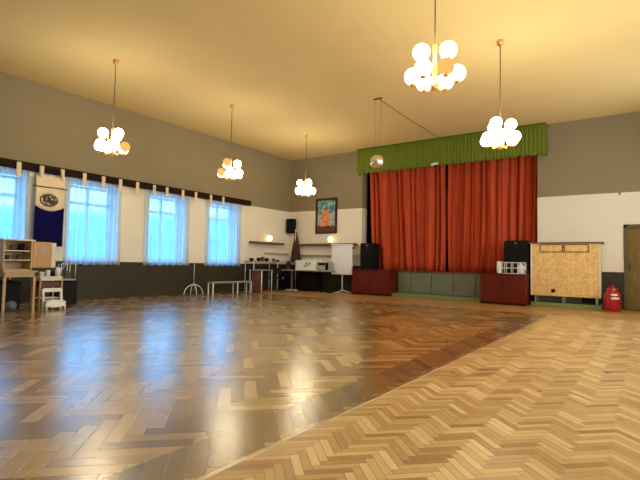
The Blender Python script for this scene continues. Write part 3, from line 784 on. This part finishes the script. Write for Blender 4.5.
# trolley
t = thing('trolley', (-9.6, 4.35, 0), 'small pale trolley with cups on top between desk and black box', 'trolley')
MB().box(-9.78, -9.42, 4.14, 4.56, .60, .63, .006).build('top_tray', 'offwhite', t)
MB().box(-9.78, -9.42, 4.14, 4.56, .55, .60, .006).build('tray_frame', 'offwhite', t)
MB().box(-9.76, -9.44, 4.16, 4.54, .20, .22, .004).build('lower_shelf', 'offwhite', t)
MB().box(-9.76, -9.46, 4.17, 4.53, .42, .53, .006).build('drawer', 'pot', t)
for x, y in ((-9.77, 4.15), (-9.77, 4.55), (-9.43, 4.15), (-9.43, 4.55)): MB().box(x-.014, x+.014, y-.014, y+.014, 0, .60, .003).build('leg', 'honey', t)
cups = [(4.20, .09, 'white', 'white cup at the left end of the trolley top'), (4.31, .12, 'white', 'second white cup from the left on the trolley'), (4.40, .10, 'black', 'black cup among the white ones on the trolley'), (4.50, .17, 'white', 'tall white mug at the right end of the trolley')]
for y, h, mt, lb in cups:
    b = MB(); b.lathe([(.03, 0), (.04, .01), (.042, h), (.034, h), (.032, .02)], (-9.5, y, .631), 16)
    b.tube([(-9.465, y, .631+h*.8), (-9.43, y, .631+h*.7), (-9.43, y, .631+h*.35), (-9.463, y, .631+h*.25)], .006, 6)
    tag(b.build('cup', mt), lb, 'cup', 'cups on the trolley')
# white child's chair
t = thing('small_chair', (-9.2, 4.33, 0), 'low white childs chair with open back in front of the trolley', 'chair')
MB().box(-9.36, -9.20, 4.20, 4.50, .165, .19, .01).build('seat', 'white', t)
def skirt(u, v):
    y = 4.335+(.15+.04*v)*(2*u-1); return (-9.20+.04*v-.03*(2*u-1)**2, y, .185-.13*v+.03*(2*u-1)**2*v)
o = MB().grid(skirt, 12, 6).build('apron', 'white', t); m_ = o.modifiers.new('t', 'SOLIDIFY'); m_.thickness = .012
for y in (4.185, 4.515):
    MB().tube([(-9.20, y, 0), (-9.21, y, .17)], .017, 8).build('leg', 'white', t)
    MB().tube([(-9.37, y, 0), (-9.35, y, .18), (-9.38, y, .39)], .026, 8).build('leg', 'white', t)
MB().box(-9.395, -9.36, 4.17, 4.53, .335, .41, .012).build('top_rail', 'white', t)
# black box with a chair frame on it
t = thing('black_box', (-10.0, 4.95, 0), 'black box with metal chair frame on top, below the second sheer curtain', 'box')
MB().box(-10.25, -9.93, 4.70, 5.12, 0, .50, .012).build('body', 'black', t)
MB().box(-10.27, -9.91, 4.68, 5.14, .50, .52, .006).build('lid', 'grille', t)
t = thing('metal_stool', (-10.08, 4.92, .52), 'grey metal stool lying upside down on the black box', 'stool')
MB().box(-10.22, -9.94, 4.72, 5.10, .521, .55, .01).build('seat', 'greytop', t)
for x in (-10.20, -9.96):
    MB().tube([(x, 4.75, .55), (x, 4.78, .72), (x, 4.86, .86)], .010, 8).build('leg', 'chrome', t)
    MB().tube([(x, 5.07, .55), (x, 5.08, .87)], .010, 8).build('leg', 'chrome', t)
    MB().tube([(x, 4.90, .55), (x, 4.90, .87), (x, 5.08, .87)], .010, 8).build('frame_bar', 'chrome', t)
# under the desk
t = thing('black_crate', (-10.0, 3.8, 0), 'black crate standing under the light wooden desk', 'crate')
b = MB(); b.box(-10.30, -9.75, 3.54, 3.95, 0, .54, .02); b.build('body', 'black', t)
MB().box(-10.32, -9.73, 3.525, 3.96, .48, .53, .012).build('rim', 'grille', t)
def sack(u, v):
    a = 2*PI*u; r = (.13*math.sin(PI*min(1, v*1.1+.12))**.6)*(1+.12*math.sin(a*3+v*5)); return (-9.58+r*math.cos(a), 3.72+r*math.sin(a)*.8, .005+v*.24)
b = MB().grid(sack, 28, 10); tag(b.build('sack', 'bag'), 'small grey-blue plastic sack in front of the black crate under the desk', 'sack')

# ------------------------------------------------------------------ light
w = bpy.data.worlds.new('sky'); S.world = w; w.use_nodes = True; nt = w.node_tree; nt.nodes.clear()
bg = nt.nodes.new('ShaderNodeBackground'); out = nt.nodes.new('ShaderNodeOutputWorld')
tc = nt.nodes.new('ShaderNodeTexCoord'); sp = nt.nodes.new('ShaderNodeSeparateXYZ'); rp = nt.nodes.new('ShaderNodeValToRGB')
nt.links.new(tc.outputs['Generated'], sp.inputs[0])
mr = nt.nodes.new('ShaderNodeMapRange'); mr.inputs['From Min'].default_value = -.2; mr.inputs['From Max'].default_value = .4
nt.links.new(sp.outputs[2], mr.inputs[0]); nt.links.new(mr.outputs[0], rp.inputs[0])
cr = rp.color_ramp; cr.elements[0].position = 0; cr.elements[0].color = (.025, .18, .46, 1); cr.elements[1].position = 1; cr.elements[1].color = (.14, .54, 1.15, 1)
e = cr.elements.new(.40); e.color = (.03, .25, .62, 1); e = cr.elements.new(.47); e.color = (.06, .40, .9, 1); e = cr.elements.new(.50); e.color = (.32, .76, 1.15, 1)
# sky beyond the right wall is made bright and white to light the room
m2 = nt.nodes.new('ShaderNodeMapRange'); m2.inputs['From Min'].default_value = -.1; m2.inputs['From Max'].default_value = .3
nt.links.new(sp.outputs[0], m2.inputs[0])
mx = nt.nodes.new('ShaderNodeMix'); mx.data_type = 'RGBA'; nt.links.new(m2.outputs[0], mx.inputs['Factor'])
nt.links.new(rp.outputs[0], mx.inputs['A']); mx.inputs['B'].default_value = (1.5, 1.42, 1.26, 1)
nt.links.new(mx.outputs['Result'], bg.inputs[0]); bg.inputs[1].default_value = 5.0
nt.links.new(bg.outputs[0], out.inputs[0])
for k, wy0 in enumerate(WINS):   # daylight portals in the window openings
    L = bpy.data.lights.new('window_portal', 'AREA'); L.shape = 'RECTANGLE'; L.size = WZ1-WZ0; L.size_y = WW
    L.cycles.is_portal = True
    o = bpy.data.objects.new('window_portal', L); COL.objects.link(o); o.location = (XL-.40, wy0+WW/2, (WZ0+WZ1)/2)
    o.rotation_euler = (0, -PI/2, 0)

for k, wy0 in enumerate(ADDED_RW):
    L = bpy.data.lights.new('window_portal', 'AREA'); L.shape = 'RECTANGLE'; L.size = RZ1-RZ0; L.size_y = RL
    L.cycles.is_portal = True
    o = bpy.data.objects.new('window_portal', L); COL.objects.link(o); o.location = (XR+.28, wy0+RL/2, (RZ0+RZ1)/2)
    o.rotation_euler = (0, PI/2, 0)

# ------------------------------------------------------------------ camera
yaw, pitch, roll, fpx = 0.6154, 0.0494, 0.0204, 462.54
Fv = Vector((-math.sin(yaw)*math.cos(pitch), math.cos(yaw)*math.cos(pitch), math.sin(pitch)))
R = Vector((math.cos(yaw), math.sin(yaw), 0)); U = R.cross(Fv)
R2 = R*math.cos(roll)+U*math.sin(roll); U2 = -R*math.sin(roll)+U*math.cos(roll)
cd = bpy.data.cameras.new('camera'); cam = bpy.data.objects.new('camera', cd); COL.objects.link(cam)
mw = Matrix((R2, U2, -Fv)).transposed().to_4x4(); mw.translation = Vector((0, 0, 1.0)); cam.matrix_world = mw
cd.sensor_fit = 'HORIZONTAL'; cd.sensor_width = 36; cd.lens = fpx/640*36; cd.clip_start = .05; cd.clip_end = 200
S.camera = cam
S.view_settings.view_transform = 'Standard'; S.view_settings.look = 'None'; S.view_settings.gamma = 1
S.view_settings.use_curve_mapping = False; S.view_settings.exposure = 0.12
S.cycles.use_denoising = True; S.cycles.max_bounces = 10; S.cycles.diffuse_bounces = 6; S.cycles.transparent_max_bounces = 12
S.cycles.sample_clamp_indirect = 6
